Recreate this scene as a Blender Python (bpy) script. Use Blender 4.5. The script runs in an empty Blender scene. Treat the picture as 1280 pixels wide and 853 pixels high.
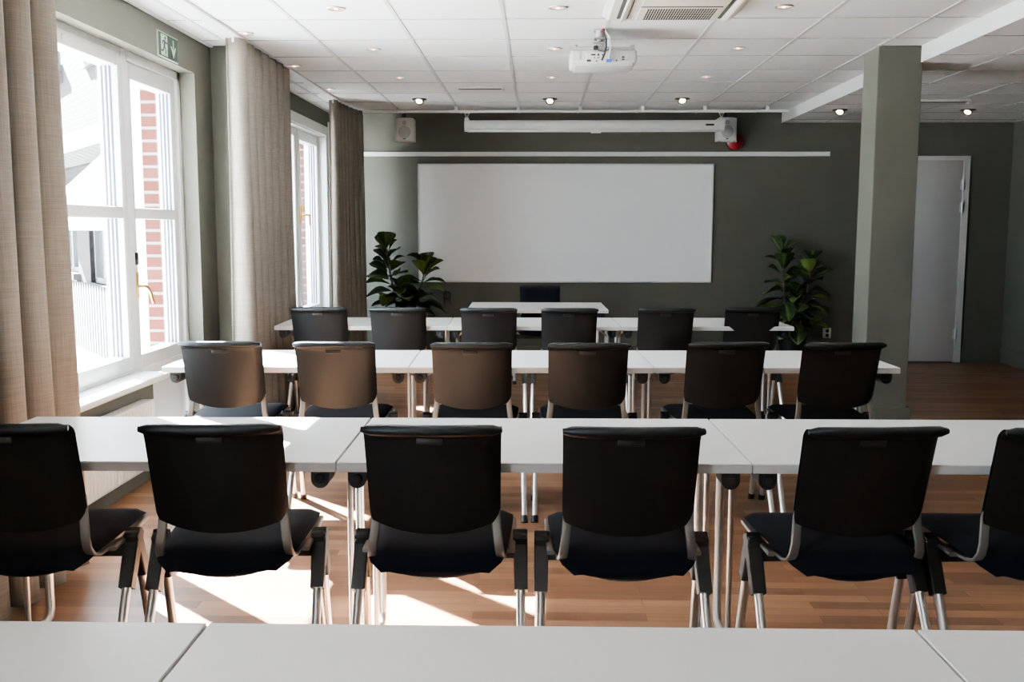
import bpy, bmesh, math, random
from mathutils import Vector, Matrix, Euler
random.seed(7)
PI = math.pi
C = bpy.context.scene.collection

# ------------------------------------------------------------------ mesh builder
class MB:
    def __init__(self):
        self.bm = bmesh.new()
    def box(self, x0, x1, y0, y1, z0, z1, bevel=0.0, seg=2, rot=None, about=None):
        t = bmesh.new()
        vs = [t.verts.new((x, y, z)) for z in (z0, z1) for y in (y0, y1) for x in (x0, x1)]
        for f in ((0,2,3,1),(4,5,7,6),(0,1,5,4),(2,6,7,3),(0,4,6,2),(1,3,7,5)):
            t.faces.new([vs[i] for i in f])
        if bevel > 0:
            bmesh.ops.bevel(t, geom=list(t.edges), offset=bevel, segments=seg, profile=0.5, affect='EDGES')
        if rot is not None:
            c = Vector(about if about else ((x0+x1)/2, (y0+y1)/2, (z0+z1)/2))
            M = Matrix.Translation(c) @ Euler(rot).to_matrix().to_4x4() @ Matrix.Translation(-c)
            t.transform(M)
        self.join(t)
        return self
    def join(self, t, M=None):
        if M is not None: t.transform(M)
        me = bpy.data.meshes.new('tmp'); t.to_mesh(me); t.free()
        self.bm.from_mesh(me); bpy.data.meshes.remove(me)
        return self
    def sweep(self, pts, prof, up=(0,0,1), cap=True):
        """sweep a closed 2D profile [(a,b)] along pts; a along side, b along up-ish; prof may be a function of i"""
        P = [Vector(p) for p in pts]; n = len(P); rings = []
        up = Vector(up); prev = None
        for i in range(n):
            if i == 0: d = P[1]-P[0]
            elif i == n-1: d = P[-1]-P[-2]
            else: d = (P[i+1]-P[i]).normalized()+(P[i]-P[i-1]).normalized()
            d.normalize()
            if prev is None:
                u = up if abs(d.dot(up)) < 0.95 else Vector((0,1,0)) if abs(d.y) < .9 else Vector((1,0,0))
                s = d.cross(u).normalized()
            else:
                s = prev - d*prev.dot(d); s.normalize()
            prev = s; v = s.cross(d).normalized()
            pr = prof(i) if callable(prof) else prof
            rings.append([self.bm.verts.new(P[i] + s*a + v*b) for a, b in pr])
        m = len(rings[0])
        for i in range(n-1):
            for j in range(m):
                self.bm.faces.new((rings[i][j], rings[i][(j+1) % m], rings[i+1][(j+1) % m], rings[i+1][j]))
        if cap:
            self.bm.faces.new(rings[0][::-1]); self.bm.faces.new(rings[-1])
        return self
    def tube(self, pts, r, n=12, up=(0,0,1), sx=1.0, sy=1.0):
        rr = r if callable(r) else (lambda i: r)
        return self.sweep(pts, lambda i: [(rr(i)*sx*math.cos(2*PI*k/n), rr(i)*sy*math.sin(2*PI*k/n)) for k in range(n)], up)
    def bar(self, pts, w, h, up=(0,0,1), r=0.0):
        if r <= 0: pr = [(-w/2,-h/2),(w/2,-h/2),(w/2,h/2),(-w/2,h/2)]
        else:
            pr = []
            for cx, cy, a0 in ((w/2-r,-h/2+r,-90),(w/2-r,h/2-r,0),(-w/2+r,h/2-r,90),(-w/2+r,-h/2+r,180)):
                for k in range(4):
                    a = math.radians(a0+30*k); pr.append((cx+r*math.cos(a), cy+r*math.sin(a)))
        return self.sweep(pts, pr, up)
    def lathe(self, prof, n=24, M=None, cap=True):
        t = bmesh.new(); rings = []
        for r, z in prof:
            rings.append([t.verts.new((max(r,1e-5)*math.cos(2*PI*k/n), max(r,1e-5)*math.sin(2*PI*k/n), z)) for k in range(n)])
        for a, b in zip(rings, rings[1:]):
            for k in range(n): t.faces.new((a[k], a[(k+1)%n], b[(k+1)%n], b[k]))
        if cap:
            t.faces.new(rings[0][::-1]); t.faces.new(rings[-1])
        return self.join(t, M)
    def prism(self, poly, h0, h1, M=None):
        t = bmesh.new()
        a = [t.verts.new((x, y, h0)) for x, y in poly]; b = [t.verts.new((x, y, h1)) for x, y in poly]
        n = len(poly)
        t.faces.new(a[::-1]); t.faces.new(b)
        for i in range(n): t.faces.new((a[i], a[(i+1)%n], b[(i+1)%n], b[i]))
        return self.join(t, M)
    def grid(self, fn, nu, nv, closed_u=False):
        g = [[self.bm.verts.new(fn(i/nu, j/nv)) for i in range(nu + (0 if closed_u else 1))] for j in range(nv+1)]
        m = len(g[0])
        for j in range(nv):
            for i in range(m if closed_u else m-1):
                self.bm.faces.new((g[j][i], g[j][(i+1)%m], g[j+1][(i+1)%m], g[j+1][i]))
        return g
    def build(self, name, m, parent=None, smooth=None, loc=None):
        bmesh.ops.remove_doubles(self.bm, verts=list(self.bm.verts), dist=1e-6)
        bmesh.ops.recalc_face_normals(self.bm, faces=list(self.bm.faces))
        me = bpy.data.meshes.new(name); self.bm.to_mesh(me); self.bm.free()
        me.materials.append(m)
        if smooth is not None:
            for p in me.polygons: p.use_smooth = True
            try: me.set_sharp_from_angle(angle=math.radians(smooth))
            except Exception: pass
        o = bpy.data.objects.new(name, me); C.objects.link(o)
        if parent is not None: o.parent = parent
        if loc: o.location = loc
        return o

def thing(name, label, cat, loc=(0,0,0), rz=0, group=None):
    o = bpy.data.objects.new(name, None); C.objects.link(o)
    o.empty_display_size = .1
    o.location = loc; o.rotation_euler = (0,0,rz)
    return tag(o, label, cat, group)
def tag(o, label, cat, group=None):
    o['label'] = label; o['category'] = cat
    if group: o['group'] = group
    return o
def struct(o):
    o['kind'] = 'structure'; return o
def copy_tree(o, parent=None):
    c = o.copy(); C.objects.link(c)
    if parent is not None: c.parent = parent
    for ch in [x for x in o.children]: copy_tree(ch, c)
    return c
def frameM(loc, zdir, ydir=(0,0,1)):
    z = Vector(zdir).normalized(); x = Vector(ydir).cross(z).normalized(); y = z.cross(x)
    M = Matrix((x, y, z)).transposed().to_4x4(); M.translation = Vector(loc); return M

# ------------------------------------------------------------------ materials
def mat(name, col, rough=.5, metal=0.0, spec=.5, emit=None, estr=0.0, coat=0.0):
    m = bpy.data.materials.new(name); m.use_nodes = True
    b = m.node_tree.nodes['Principled BSDF']
    b.inputs['Base Color'].default_value = (*col, 1); b.inputs['Roughness'].default_value = rough
    b.inputs['Metallic'].default_value = metal; b.inputs['Specular IOR Level'].default_value = spec
    b.inputs['Coat Weight'].default_value = coat
    if emit: b.inputs['Emission Color'].default_value = (*emit, 1); b.inputs['Emission Strength'].default_value = estr
    return m
def N(m, t, **kw):
    n = m.node_tree.nodes.new(t)
    for k, v in kw.items():
        if k in n.inputs: n.inputs[k].default_value = v
        else: setattr(n, k, v)
    return n
def L(m, a, b): m.node_tree.links.new(a, b)
def bsdf(m): return m.node_tree.nodes['Principled BSDF']
def wpos(m): return N(m, 'ShaderNodeNewGeometry').outputs['Position']
def noise_var(m, col_a, col_b, scale=20, vec='obj', bump=0.0, detail=4, stretch=None, bscale=None, dist=.002):
    tc = N(m, 'ShaderNodeTexCoord'); v = tc.outputs['Object'] if vec == 'obj' else wpos(m)
    if stretch:
        mp = N(m, 'ShaderNodeMapping'); mp.inputs['Scale'].default_value = stretch; L(m, v, mp.inputs['Vector']); v = mp.outputs['Vector']
    n = N(m, 'ShaderNodeTexNoise'); n.inputs['Scale'].default_value = scale; n.inputs['Detail'].default_value = detail
    L(m, v, n.inputs['Vector'])
    r = N(m, 'ShaderNodeValToRGB'); e = r.color_ramp.elements
    e[0].position = .3; e[1].position = .7; e[0].color = (*col_a, 1); e[1].color = (*col_b, 1)
    L(m, n.outputs['Fac'], r.inputs['Fac']); L(m, r.outputs['Color'], bsdf(m).inputs['Base Color'])
    if bump:
        n2 = n
        if bscale:
            n2 = N(m, 'ShaderNodeTexNoise'); n2.inputs['Scale'].default_value = bscale; L(m, v, n2.inputs['Vector'])
        b = N(m, 'ShaderNodeBump'); b.inputs['Strength'].default_value = bump; b.inputs['Distance'].default_value = dist
        L(m, n2.outputs['Fac'], b.inputs['Height']); L(m, b.outputs['Normal'], bsdf(m).inputs['Normal'])
    return m
def sr(r, g, b):
    f = lambda c: (c/255/12.92) if c/255 <= .04045 else ((c/255+.055)/1.055)**2.4
    return (f(r), f(g), f(b))

M = {}
M['wall'] = noise_var(mat('wall_paint', (.13,.14,.11), .75, spec=.3), (.092,.091,.073), (.099,.098,.079), 3, 'w', .12, bscale=350, dist=.001)
M['wall_low_bounce'] = noise_var(mat('low_bounce_wall', (.04,.04,.033), .8, spec=.2), (.038,.038,.031), (.044,.044,.036), 3, 'w')  # unseen wall behind the camera, darkened to cut bounced light
M['white'] = mat('white_paint', (.78,.78,.76), .4)
M['white_frame'] = noise_var(mat('white_frame', (.80,.80,.78), .35), (.64,.64,.62), (.68,.68,.66), 6, 'w')
M['offwhite'] = mat('offwhite_plastic', (.74,.72,.66), .45)
M['cream'] = mat('cream_plastic', (.72,.69,.60), .45)
M['spk'] = mat('speaker_plastic', (.68,.68,.65), .5)
M['pj'] = mat('projector_plastic', (.46,.46,.45), .5)
M['grille'] = mat('speaker_grille', (.44,.44,.43), .6)
M['darkslot'] = mat('dark_slot', (.03,.027,.022), .7)
M['black'] = mat('black_plastic', (.012,.012,.012), .45)
M['rubber'] = mat('black_rubber', (.015,.015,.016), .7)
M['shell'] = noise_var(mat('black_shell_plastic', (.013,.011,.009), .42, spec=.5), (.008,.0072,.0064), (.010,.009,.008), 9, 'obj', .25, bscale=900, dist=.0006)
M['shell'].node_tree.nodes['Principled BSDF'].inputs['Specular Tint'].default_value = (.78,.90,1,1)
M['slot'] = mat('handle_recess', (.022,.019,.017), .45)
M['navy'] = noise_var(mat('navy_fabric', (.008,.008,.013), .9, spec=.15), (.004,.0045,.008), (.007,.0075,.013), 300, 'obj', .3, dist=.001)
M['navy'].node_tree.nodes['Principled BSDF'].inputs['Sheen Weight'].default_value = .04
M['steel'] = mat('satin_steel', (.62,.60,.57), .34, metal=.9)
M['steel_dark'] = mat('grey_lacquered_steel', (.24,.228,.212), .42, metal=.6)
M['laminate'] = noise_var(mat('white_laminate', (.70,.70,.68), .33, spec=.5), (.71,.71,.69), (.725,.725,.705), 4, 'obj')
M['edge'] = mat('grey_edge_band', (.47,.46,.44), .5)
M['board'] = mat('whiteboard_enamel', (.90,.90,.885), .28)
M['alu'] = mat('aluminium', (.66,.66,.65), .4, metal=.6)
M['galv'] = mat('galvanised_grey', (.38,.38,.38), .5, metal=.5)
M['brass'] = mat('brass', (.62,.36,.12), .3, metal=1.0)
M['copper'] = mat('warm_reflector', (.45,.26,.15), .25, metal=.8, emit=(1,.55,.28), estr=.7)
M['bronze'] = mat('dark_bronze', (.10,.075,.05), .35, metal=.7)
M['bulb'] = mat('lamp_lit', (1,.9,.75), .4, emit=(1,.84,.62), estr=9)
M['bulb_soft'] = mat('lamp_soft', (1,.9,.8), .4, emit=(1,.70,.48), estr=2.2)
M['red'] = mat('red_enamel', (.20,.006,.010), .4)
M['blue'] = mat('blue_plug', (.02,.06,.45), .4)
M['green_sign'] = mat('sign_green', (.0025,.020,.011), .6)
M['sign_white'] = mat('sign_white', (.40,.47,.38), .6)
M['pot'] = mat('black_glazed_pot', (.010,.010,.011), .3)
M['soil'] = noise_var(mat('potting_soil', (.03,.02,.015), .95), (.015,.010,.007), (.05,.035,.025), 60, 'obj', .5)
M['bark'] = noise_var(mat('bark', (.12,.085,.06), .8), (.09,.06,.04), (.16,.12,.085), 40, 'obj', .4)
M['door'] = mat('door_paint', (.46,.445,.43), .45)
M['doorframe'] = mat('door_frame_paint', (.60,.585,.56), .45)
M['spacer'] = mat('glazing_spacer', (.012,.012,.035), .5)
M['ext_white'] = mat('exterior_white_paint', (.82,.82,.80), .6)
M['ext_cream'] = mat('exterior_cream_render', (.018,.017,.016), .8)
M['awning'] = mat('sail_canvas', (.22,.22,.22), .8)

# ceiling tile: fine mineral fibre
M['tile'] = noise_var(mat('ceiling_tile', (.80,.79,.765), .85, spec=.2), (.85,.845,.83), (.87,.865,.85), 2.0, 'w', .15, bscale=240, dist=.001)
M['tbar'] = mat('ceiling_grid', (.60,.60,.585), .5)
M['gap'] = mat('ceiling_shadow_gap', (.33,.325,.31), .8)

# floor parquet: strips along X
def floor_mat():
    m = mat('oak_parquet', (.3,.18,.1), .36, spec=.45)
    p = wpos(m)
    br = N(m, 'ShaderNodeTexBrick'); br.offset = .37; br.offset_frequency = 2; br.squash = 1.0
    br.inputs['Scale'].default_value = 1.0; br.inputs['Brick Width'].default_value = .62; br.inputs['Row Height'].default_value = .066
    br.inputs['Mortar Size'].default_value = .0009; br.inputs['Mortar Smooth'].default_value = .3; br.inputs['Bias'].default_value = 0
    br.inputs['Color1'].default_value = (0,0,0,1); br.inputs['Color2'].default_value = (1,1,1,1); br.inputs['Mortar'].default_value = (.5,.5,.5,1)
    L(m, p, br.inputs['Vector'])
    mp = N(m, 'ShaderNodeMapping'); mp.inputs['Scale'].default_value = (1.6, 26, 1); L(m, p, mp.inputs['Vector'])
    # shift grain per brick
    add = N(m, 'ShaderNodeVectorMath', operation='ADD'); L(m, mp.outputs['Vector'], add.inputs[0])
    sc = N(m, 'ShaderNodeVectorMath', operation='SCALE'); sc.inputs['Scale'].default_value = 13.0
    L(m, br.outputs['Color'], sc.inputs[0]); L(m, sc.outputs['Vector'], add.inputs[1])
    n = N(m, 'ShaderNodeTexNoise'); n.inputs['Scale'].default_value = 2.2; n.inputs['Detail'].default_value = 7; n.inputs['Roughness'].default_value = .62
    L(m, add.outputs['Vector'], n.inputs['Vector'])
    mixf = N(m, 'ShaderNodeMath', operation='MULTIPLY_ADD'); mixf.inputs[1].default_value = .55; L(m, br.outputs['Color'], mixf.inputs[0])
    ms = N(m, 'ShaderNodeMath', operation='MULTIPLY'); ms.inputs[1].default_value = .5; L(m, n.outputs['Fac'], ms.inputs[0]); L(m, ms.outputs[0], mixf.inputs[2])
    r = N(m, 'ShaderNodeValToRGB'); cr = r.color_ramp
    cr.elements[0].position = .1; cr.elements[0].color = (.082,.040,.021,1)
    cr.elements[1].position = .9; cr.elements[1].color = (.31,.175,.097,1)
    e = cr.elements.new(.5); e.color = (.185,.090,.046,1)
    L(m, mixf.outputs[0], r.inputs['Fac'])
    mm = N(m, 'ShaderNodeMix'); mm.data_type = 'RGBA'; mm.blend_type = 'MULTIPLY'; mm.inputs['Factor'].default_value = .0
    L(m, br.outputs['Fac'], mm.inputs['Factor']); L(m, r.outputs['Color'], mm.inputs[6]); mm.inputs[7].default_value = (.35,.3,.28,1)
    L(m, mm.outputs[2], bsdf(m).inputs['Base Color'])
    b = N(m, 'ShaderNodeBump'); b.inputs['Strength'].default_value = .15; b.inputs['Distance'].default_value = .002
    L(m, n.outputs['Fac'], b.inputs['Height']); L(m, b.outputs['Normal'], bsdf(m).inputs['Normal'])
    return m
M['floor'] = floor_mat()

def brick_mat(name, c1, c2, mortar, bw=.25, rh=.075, ms=.012, swap='yz', bump=.6):
    m = mat(name, c1, .85, spec=.2)
    tc = N(m, 'ShaderNodeTexCoord')
    sep = N(m, 'ShaderNodeSeparateXYZ'); L(m, tc.outputs['Object'], sep.inputs[0])
    com = N(m, 'ShaderNodeCombineXYZ')
    if swap == 'sum':
        a = N(m, 'ShaderNodeMath', operation='ADD'); L(m, sep.outputs['X'], a.inputs[0]); L(m, sep.outputs['Y'], a.inputs[1]); L(m, a.outputs[0], com.inputs['X'])
    else: L(m, sep.outputs[swap[0].upper()], com.inputs['X'])
    L(m, sep.outputs['Z'], com.inputs['Y'])
    br = N(m, 'ShaderNodeTexBrick'); br.inputs['Scale'].default_value = 1.0
    br.inputs['Brick Width'].default_value = bw; br.inputs['Row Height'].default_value = rh; br.inputs['Mortar Size'].default_value = ms
    br.inputs['Color1'].default_value = (*c1,1); br.inputs['Color2'].default_value = (*c2,1); br.inputs['Mortar'].default_value = (*mortar,1)
    L(m, com.outputs[0], br.inputs['Vector'])
    L(m, br.outputs['Color'], bsdf(m).inputs['Base Color'])
    b = N(m, 'ShaderNodeBump'); b.inputs['Strength'].default_value = bump; b.inputs['Distance'].default_value = .01; b.invert = True
    L(m, br.outputs['Fac'], b.inputs['Height']); L(m, b.outputs['Normal'], bsdf(m).inputs['Normal'])
    return m
M['brick_red'] = brick_mat('red_brick', (.046,.0105,.0062), (.058,.018,.011), (.115,.11,.105), 40.0, .080, .009, 'sum')
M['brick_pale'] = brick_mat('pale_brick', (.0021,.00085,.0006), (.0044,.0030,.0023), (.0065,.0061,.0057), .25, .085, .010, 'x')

def curtain_mat():
    m = mat('linen_curtain', (.3,.26,.22), .9, spec=.15)
    tc = N(m, 'ShaderNodeTexCoord'); v = tc.outputs['Object']
    outs = []
    for s, sc_ in (((9,9,420), 1.0), ((420,420,5), 1.0)):
        mp = N(m, 'ShaderNodeMapping'); mp.inputs['Scale'].default_value = s; L(m, v, mp.inputs['Vector'])
        n = N(m, 'ShaderNodeTexNoise'); n.inputs['Scale'].default_value = sc_; n.inputs['Detail'].default_value = 3; L(m, mp.outputs['Vector'], n.inputs['Vector'])
        outs.append(n.outputs['Fac'])
    a = N(m, 'ShaderNodeMath', operation='ADD'); L(m, outs[0], a.inputs[0]); L(m, outs[1], a.inputs[1])
    h = N(m, 'ShaderNodeMath', operation='MULTIPLY'); h.inputs[1].default_value = .5; L(m, a.outputs[0], h.inputs[0])
    r = N(m, 'ShaderNodeValToRGB'); cr = r.color_ramp
    cr.elements[0].position = .36; cr.elements[0].color = (.178,.160,.134,1); cr.elements[1].position = .64; cr.elements[1].color = (.262,.238,.202,1)
    L(m, h.outputs[0], r.inputs['Fac']); L(m, r.outputs['Color'], bsdf(m).inputs['Base Color'])
    b = N(m, 'ShaderNodeBump'); b.inputs['Strength'].default_value = .25; b.inputs['Distance'].default_value = .001
    L(m, h.outputs[0], b.inputs['Height']); L(m, b.outputs['Normal'], bsdf(m).inputs['Normal'])
    # a little daylight passes through the cloth
    tr = N(m, 'ShaderNodeBsdfTranslucent'); L(m, r.outputs['Color'], tr.inputs['Color'])
    mx = N(m, 'ShaderNodeMixShader'); mx.inputs['Fac'].default_value = .05
    out = m.node_tree.nodes['Material Output']
    L(m, bsdf(m).outputs[0], mx.inputs[1]); L(m, tr.outputs[0], mx.inputs[2]); L(m, mx.outputs[0], out.inputs['Surface'])
    return m
M['linen'] = curtain_mat()

def leaf_mat():
    m = mat('fig_leaf', (.03,.07,.02), .5, spec=.4)
    g = N(m, 'ShaderNodeNewGeometry')
    r = N(m, 'ShaderNodeValToRGB'); cr = r.color_ramp
    cr.elements[0].position = 0; cr.elements[0].color = (.012,.024,.009,1); cr.elements[1].position = 1; cr.elements[1].color = (.19,.26,.055,1)
    e = cr.elements.new(.7); e.color = (.045,.080,.022,1)
    L(m, g.outputs['Random Per Island'], r.inputs['Fac'])
    at = N(m, 'ShaderNodeAttribute', attribute_name='vein')
    mm = N(m, 'ShaderNodeMix'); mm.data_type = 'RGBA'; L(m, at.outputs['Fac'], mm.inputs['Factor'])
    L(m, r.outputs['Color'], mm.inputs[6]); mm.inputs[7].default_value = (.17,.23,.07,1)
    L(m, mm.outputs[2], bsdf(m).inputs['Base Color'])
    return m
M['leaf'] = leaf_mat()

def glass_mat():
    m = bpy.data.materials.new('window_glass'); m.use_nodes = True
    nt = m.node_tree; nt.nodes.clear()
    out = nt.nodes.new('ShaderNodeOutputMaterial'); t = nt.nodes.new('ShaderNodeBsdfTransparent'); t.inputs['Color'].default_value = (.95,.97,.96,1)
    g = nt.nodes.new('ShaderNodeBsdfGlossy'); g.inputs['Roughness'].default_value = .02
    lw = nt.nodes.new('ShaderNodeLayerWeight'); lw.inputs['Blend'].default_value = .5
    pw = nt.nodes.new('ShaderNodeMath'); pw.operation = 'POWER'; pw.inputs[1].default_value = 5
    nt.links.new(lw.outputs['Facing'], pw.inputs[0])
    fr = nt.nodes.new('ShaderNodeMath'); fr.operation = 'MULTIPLY_ADD'; fr.inputs[1].default_value = .6; fr.inputs[2].default_value = .03
    nt.links.new(pw.outputs[0], fr.inputs[0])
    mx = nt.nodes.new('ShaderNodeMixShader')
    nt.links.new(fr.outputs[0], mx.inputs['Fac']); nt.links.new(t.outputs[0], mx.inputs[1]); nt.links.new(g.outputs[0], mx.inputs[2])
    nt.links.new(mx.outputs[0], out.inputs['Surface'])
    return m
M['glass'] = glass_mat()
M['paving'] = noise_var(mat('pale_paving', (.55,.53,.5), .9), (.48,.46,.44), (.60,.58,.55), 3, 'w')
M['decking'] = noise_var(mat('grey_decking', (.012,.012,.012), .8), (.008,.008,.008), (.014,.0138,.0135), 8, 'w')
M['ext_trim'] = mat('exterior_light_trim', (.048,.048,.047), .7)
M['xp'] = mat('exterior_pane', (.03,.035,.04), .15, spec=.5)

# ------------------------------------------------------------------ the room
XW, XR, YB, YF = -2.15, 4.81, 10.15, -2.4
HC, HL, XS = 2.557, 2.455, 2.48
XO = -2.50
W1, W1Z = (3.72, 5.30), (.56, 2.335)       # fixed window opening
D1 = (5.30, 6.14)                         # garden door opening
W2, W2Z = (8.42, 9.84), (.50, 2.30)       # second window opening

struct(MB().box(XW, XR+.1, YF-.1, YB+.1, -.12, 0).build('floor', M['floor']))
def wall_with_openings(x0, x1, name, m, ops):
    b = MB(); ys = YF-.1
    for (y0, y1, z0, z1) in ops:
        if y0-ys > 1e-3: b.box(x0, x1, ys, y0, -.12, 2.75)
        if z0 > 0: b.box(x0, x1, y0, y1, -.12, z0)
        b.box(x0, x1, y0, y1, z1, 2.75); ys = y1
    b.box(x0, x1, ys, YB+.1, -.12, 2.75)
    return struct(b.build(name, m))
W3, W_FILL_Z = (-1.7, -.35), (.56, 2.335)  # opening for the added fill-light window, out of view
ops = [(*W3, *W_FILL_Z), (*W1, W1Z[0], W1Z[1]), (*D1, 0, W1Z[1]), (*W2, *W2Z)]
wall_with_openings(-2.36, XW, 'wall_left', M['wall'], ops)
wall_with_openings(XO, -2.36, 'wall_left_outside', M['brick_red'], ops)
struct(MB().box(XO, XR+.1, YB, YB+.2, -.12, 2.75).build('wall_back', M['wall']))
struct(MB().box(XR, XR+.2, YF-.1, YB+.2, -.12, 2.75).build('wall_right', M['wall']))
struct(MB().box(XO, XR+.1, YF-.3, YF-.1, -.12, 2.75).build('wall_front', M['wall_low_bounce']))
# ceilings: high part and lower part with their grids
struct(MB().box(XW, XS, YF-.1, YB, HC, HC+.15).build('ceiling', M['tile']))
struct(MB().box(XS, XR, YF-.1, YB, HL, HC+.15).build('ceiling_lower', M['tile']))
g = MB()
k = -3
xs = [-.804+.6*i for i in range(-2, 6)]
for x in xs: g.box(x-.011, x+.011, YF, YB, HC-.004, HC+.001)
for i in range(4): g.box(XS+.42+.6*i-.008, XS+.42+.6*i+.008, YF, YB, HL-.003, HL+.001)
struct(g.build('trim_1', M['tbar']))
g = MB()
for i in range(-13, 8):
    y = 5.664+.6*i
    if YF < y < YB:
        g.box(XW, XS, y-.005, y+.005, HC-.0025, HC+.001)
        g.box(XS, XR, y-.005, y+.005, HL-.0025, HL+.001)
struct(g.build('trim_2', M['gap']))
struct(MB().box(XS-.012, XS, YF-.1, YB, HL-.004, HC).build('trim_3', M['white']))           # white upstand between the two ceilings
struct(MB().box(XW, XW+.022, YF, 6.446, HC-.012, HC).box(XW, XW+.022, 7.15, YB, HC-.012, HC).build('trim_4', M['white']))
# pilaster and column
struct(MB().box(XW, -1.99, 6.446, 7.15, 0, HC, .004, 1).build('pilaster', M['wall']))
struct(MB().box(2.193, 2.48, 6.516, 6.80, 0, HC, .004, 1).build('pillar', M['wall']))
struct(MB().box(2.17, 2.503, 6.49, 6.825, 0, .185, .004, 1).build('baseboard_pillar', M['wall']))
struct(MB().box(XW, 3.525, YB-.016, YB, 0, .16, .003, 1).box(4.385, XR, YB-.016, YB, 0, .16, .003, 1).build('baseboard_back', M['wall']))
struct(MB().box(XR-.016, XR, YF, YB-.016, 0, .16, .003, 1).build('baseboard_right', M['wall']))
struct(MB().box(XW, XW+.016, YF, 5.30, 0, .12, .003, 1).box(XW, XW+.016, 7.15, YB-.016, 0, .12, .003, 1).build('baseboard_left', M['wall']))

# ------------------------------------------------------------------ windows and doors
def sash(parent, y0, y1, z0, z1, xi=-2.25, xo=-2.35, st=.062, top=.07, bot=.075, trans=None, th=.062, name='sash', st1=None):
    """a casement in the YZ plane: stiles, rails, transom, two leaves of glass with dark spacers"""
    b = MB()
    st1 = st if st1 is None else st1
    b.box(xo, xi, y0, y0+st, z0, z1, .006); b.box(xo, xi, y1-st1, y1, z0, z1, .006)
    b.box(xo, xi, y0+st-.002, y1-st1+.002, z1-top, z1, .006); b.box(xo, xi, y0+st-.002, y1-st1+.002, z0, z0+bot, .006)
    rows = [(z0+bot, z1-top)]
    if trans:
        b.box(xo, xi, y0+st-.002, y1-st1+.002, trans-th/2, trans+th/2, .005)
        rows = [(z0+bot, trans-th/2), (trans+th/2, z1-top)]
    s = b.build(name, M['white_frame'], parent, 40)
    for (a, c) in rows:
        p = MB()
        x = (xo+xi)/2 - .005
        p.grid(lambda u, v: Vector((x, y0+st-.004+(y1-y0-st-st1+.008)*u, a-.004+(c-a+.008)*v)), 1, 1)
        p.build('pane', M['glass'], s)
        q = MB()
        for x in (xo+.020, xo+.042, xo+.064):
            for yy in (y0+st, y1-st1-.004): q.box(x, x+.010, yy, yy+.004, a, c)
        q.build('glazing_spacer', M['spacer'], s)
    return s
# window 1: fixed double window beside the door, sill below
w = MB()
fx0, fx1 = -2.36, -2.245
w.box(fx0, fx1, W1[0], W1[0]+.04, W1Z[0], W1Z[1]-.0).box(fx0, fx1, W1[0], W1[1]+.01, W1Z[1]-.035, W1Z[1]).box(fx0, fx1, W1[0], W1[1], W1Z[0], W1Z[0]+.04)
w.box(fx0, fx1, 4.385, 4.405, W1Z[0], W1Z[1]); w.box(fx0, fx1+.004, 5.27, 5.335, W1Z[0], W1Z[1], .004)
win1 = struct(w.build('window_1', M['white_frame']))
sash(win1, 3.76, 4.385, .60, 2.30, trans=1.458, st1=.038)
sash(win1, 4.405, 5.27, .60, 2.30, trans=1.458, xi=-2.235, xo=-2.345, st=.040, st1=.062)
MB().box(-2.245, -2.055, 3.55, 5.315, .545, .58, .012, 3).build('window_sill', M['white_frame'], win1, 40)
MB().lathe([(.018,0),(.018,.008),(.014,.012)], 16, frameM((-2.237, 4.62, 2.265), (1,0,0))).build('cover_cap', M['white_frame'], win1, 40)
# door 1: glazed garden door
w = MB()
w.box(fx0, fx1, 5.335, 5.36, 0, W1Z[1], .003).box(fx0, fx1, 6.095, D1[1], 0, W1Z[1], .003).box(fx0, fx1, 5.335, D1[1], 2.285, W1Z[1], .003).box(fx0, fx1, 5.30, D1[1], 0, .03)
d1 = struct(w.build('door_1', M['white_frame']))
lf = sash(d1, 5.362, 6.093, .035, 2.283, xi=-2.262, xo=-2.352, st=.075, top=.09, bot=.625, trans=1.458, name='door_leaf')
MB().box(-2.268, -2.250, 5.43, 6.03, .10, .585, .006).build('door_panel', M['white_frame'], lf, 40)
h = MB(); h.box(-2.263, -2.250, 5.385, 5.415, .98, 1.13, .004)
h.tube([(-2.25,5.40,1.05),(-2.215,5.40,1.05),(-2.21,5.415,1.047),(-2.208,5.46,1.02),(-2.207,5.50,.95)], .009, 10)
h.build('door_handle', M['brass'], lf, 50)
MB().box(-2.263, -2.245, 5.385, 5.415, 1.17, 1.24, .006).build('lock_case', M['black'], lf, 40)
# window 2
w = MB()
w.box(XW-.002, XW+.014, 8.33, 8.42, .42, 2.39, .003).box(XW-.002, XW+.014, 9.84, 9.93, .42, 2.39, .003).box(XW-.002, XW+.014, 8.42, 9.84, 2.30, 2.39, .003)
w.box(-2.36, -2.15, 8.405, 8.425, .50, 2.30).box(-2.36, -2.15, 9.835, 9.855, .50, 2.30).box(-2.36, -2.15, 8.42, 9.84, 2.285, 2.305)
w.box(-2.36, -2.06, 8.36, 9.90, .485, .515, .008)
w.box(-2.34, -2.225, 8.925, 8.985, .515, 2.285, .004)
win2 = struct(w.build('window_2', M['white_frame']))
sash(win2, 8.425, 8.925, .52, 2.28, xi=-2.215, xo=-2.315, trans=None)
s2 = sash(win2, 8.985, 9.835, .52, 2.28, xi=-2.215, xo=-2.315, st=.08, top=.09, bot=.10)
h = MB()
h.box(-2.217, -2.200, 9.005, 9.04, 1.42, 1.58, .005); h.tube([(-2.2,9.02,1.50),(-2.165,9.02,1.50),(-2.16,9.035,1.50),(-2.158,9.14,1.50),(-2.158,9.152,1.485),(-2.158,9.155,1.40)], .011, 10)
h.box(-2.217, -2.19, 9.06, 9.10, 1.54, 1.59, .005)
h.build('window_handle', M['brass'], s2, 50)
w = MB()  # unseen window added behind the camera to let in fill light
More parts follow.
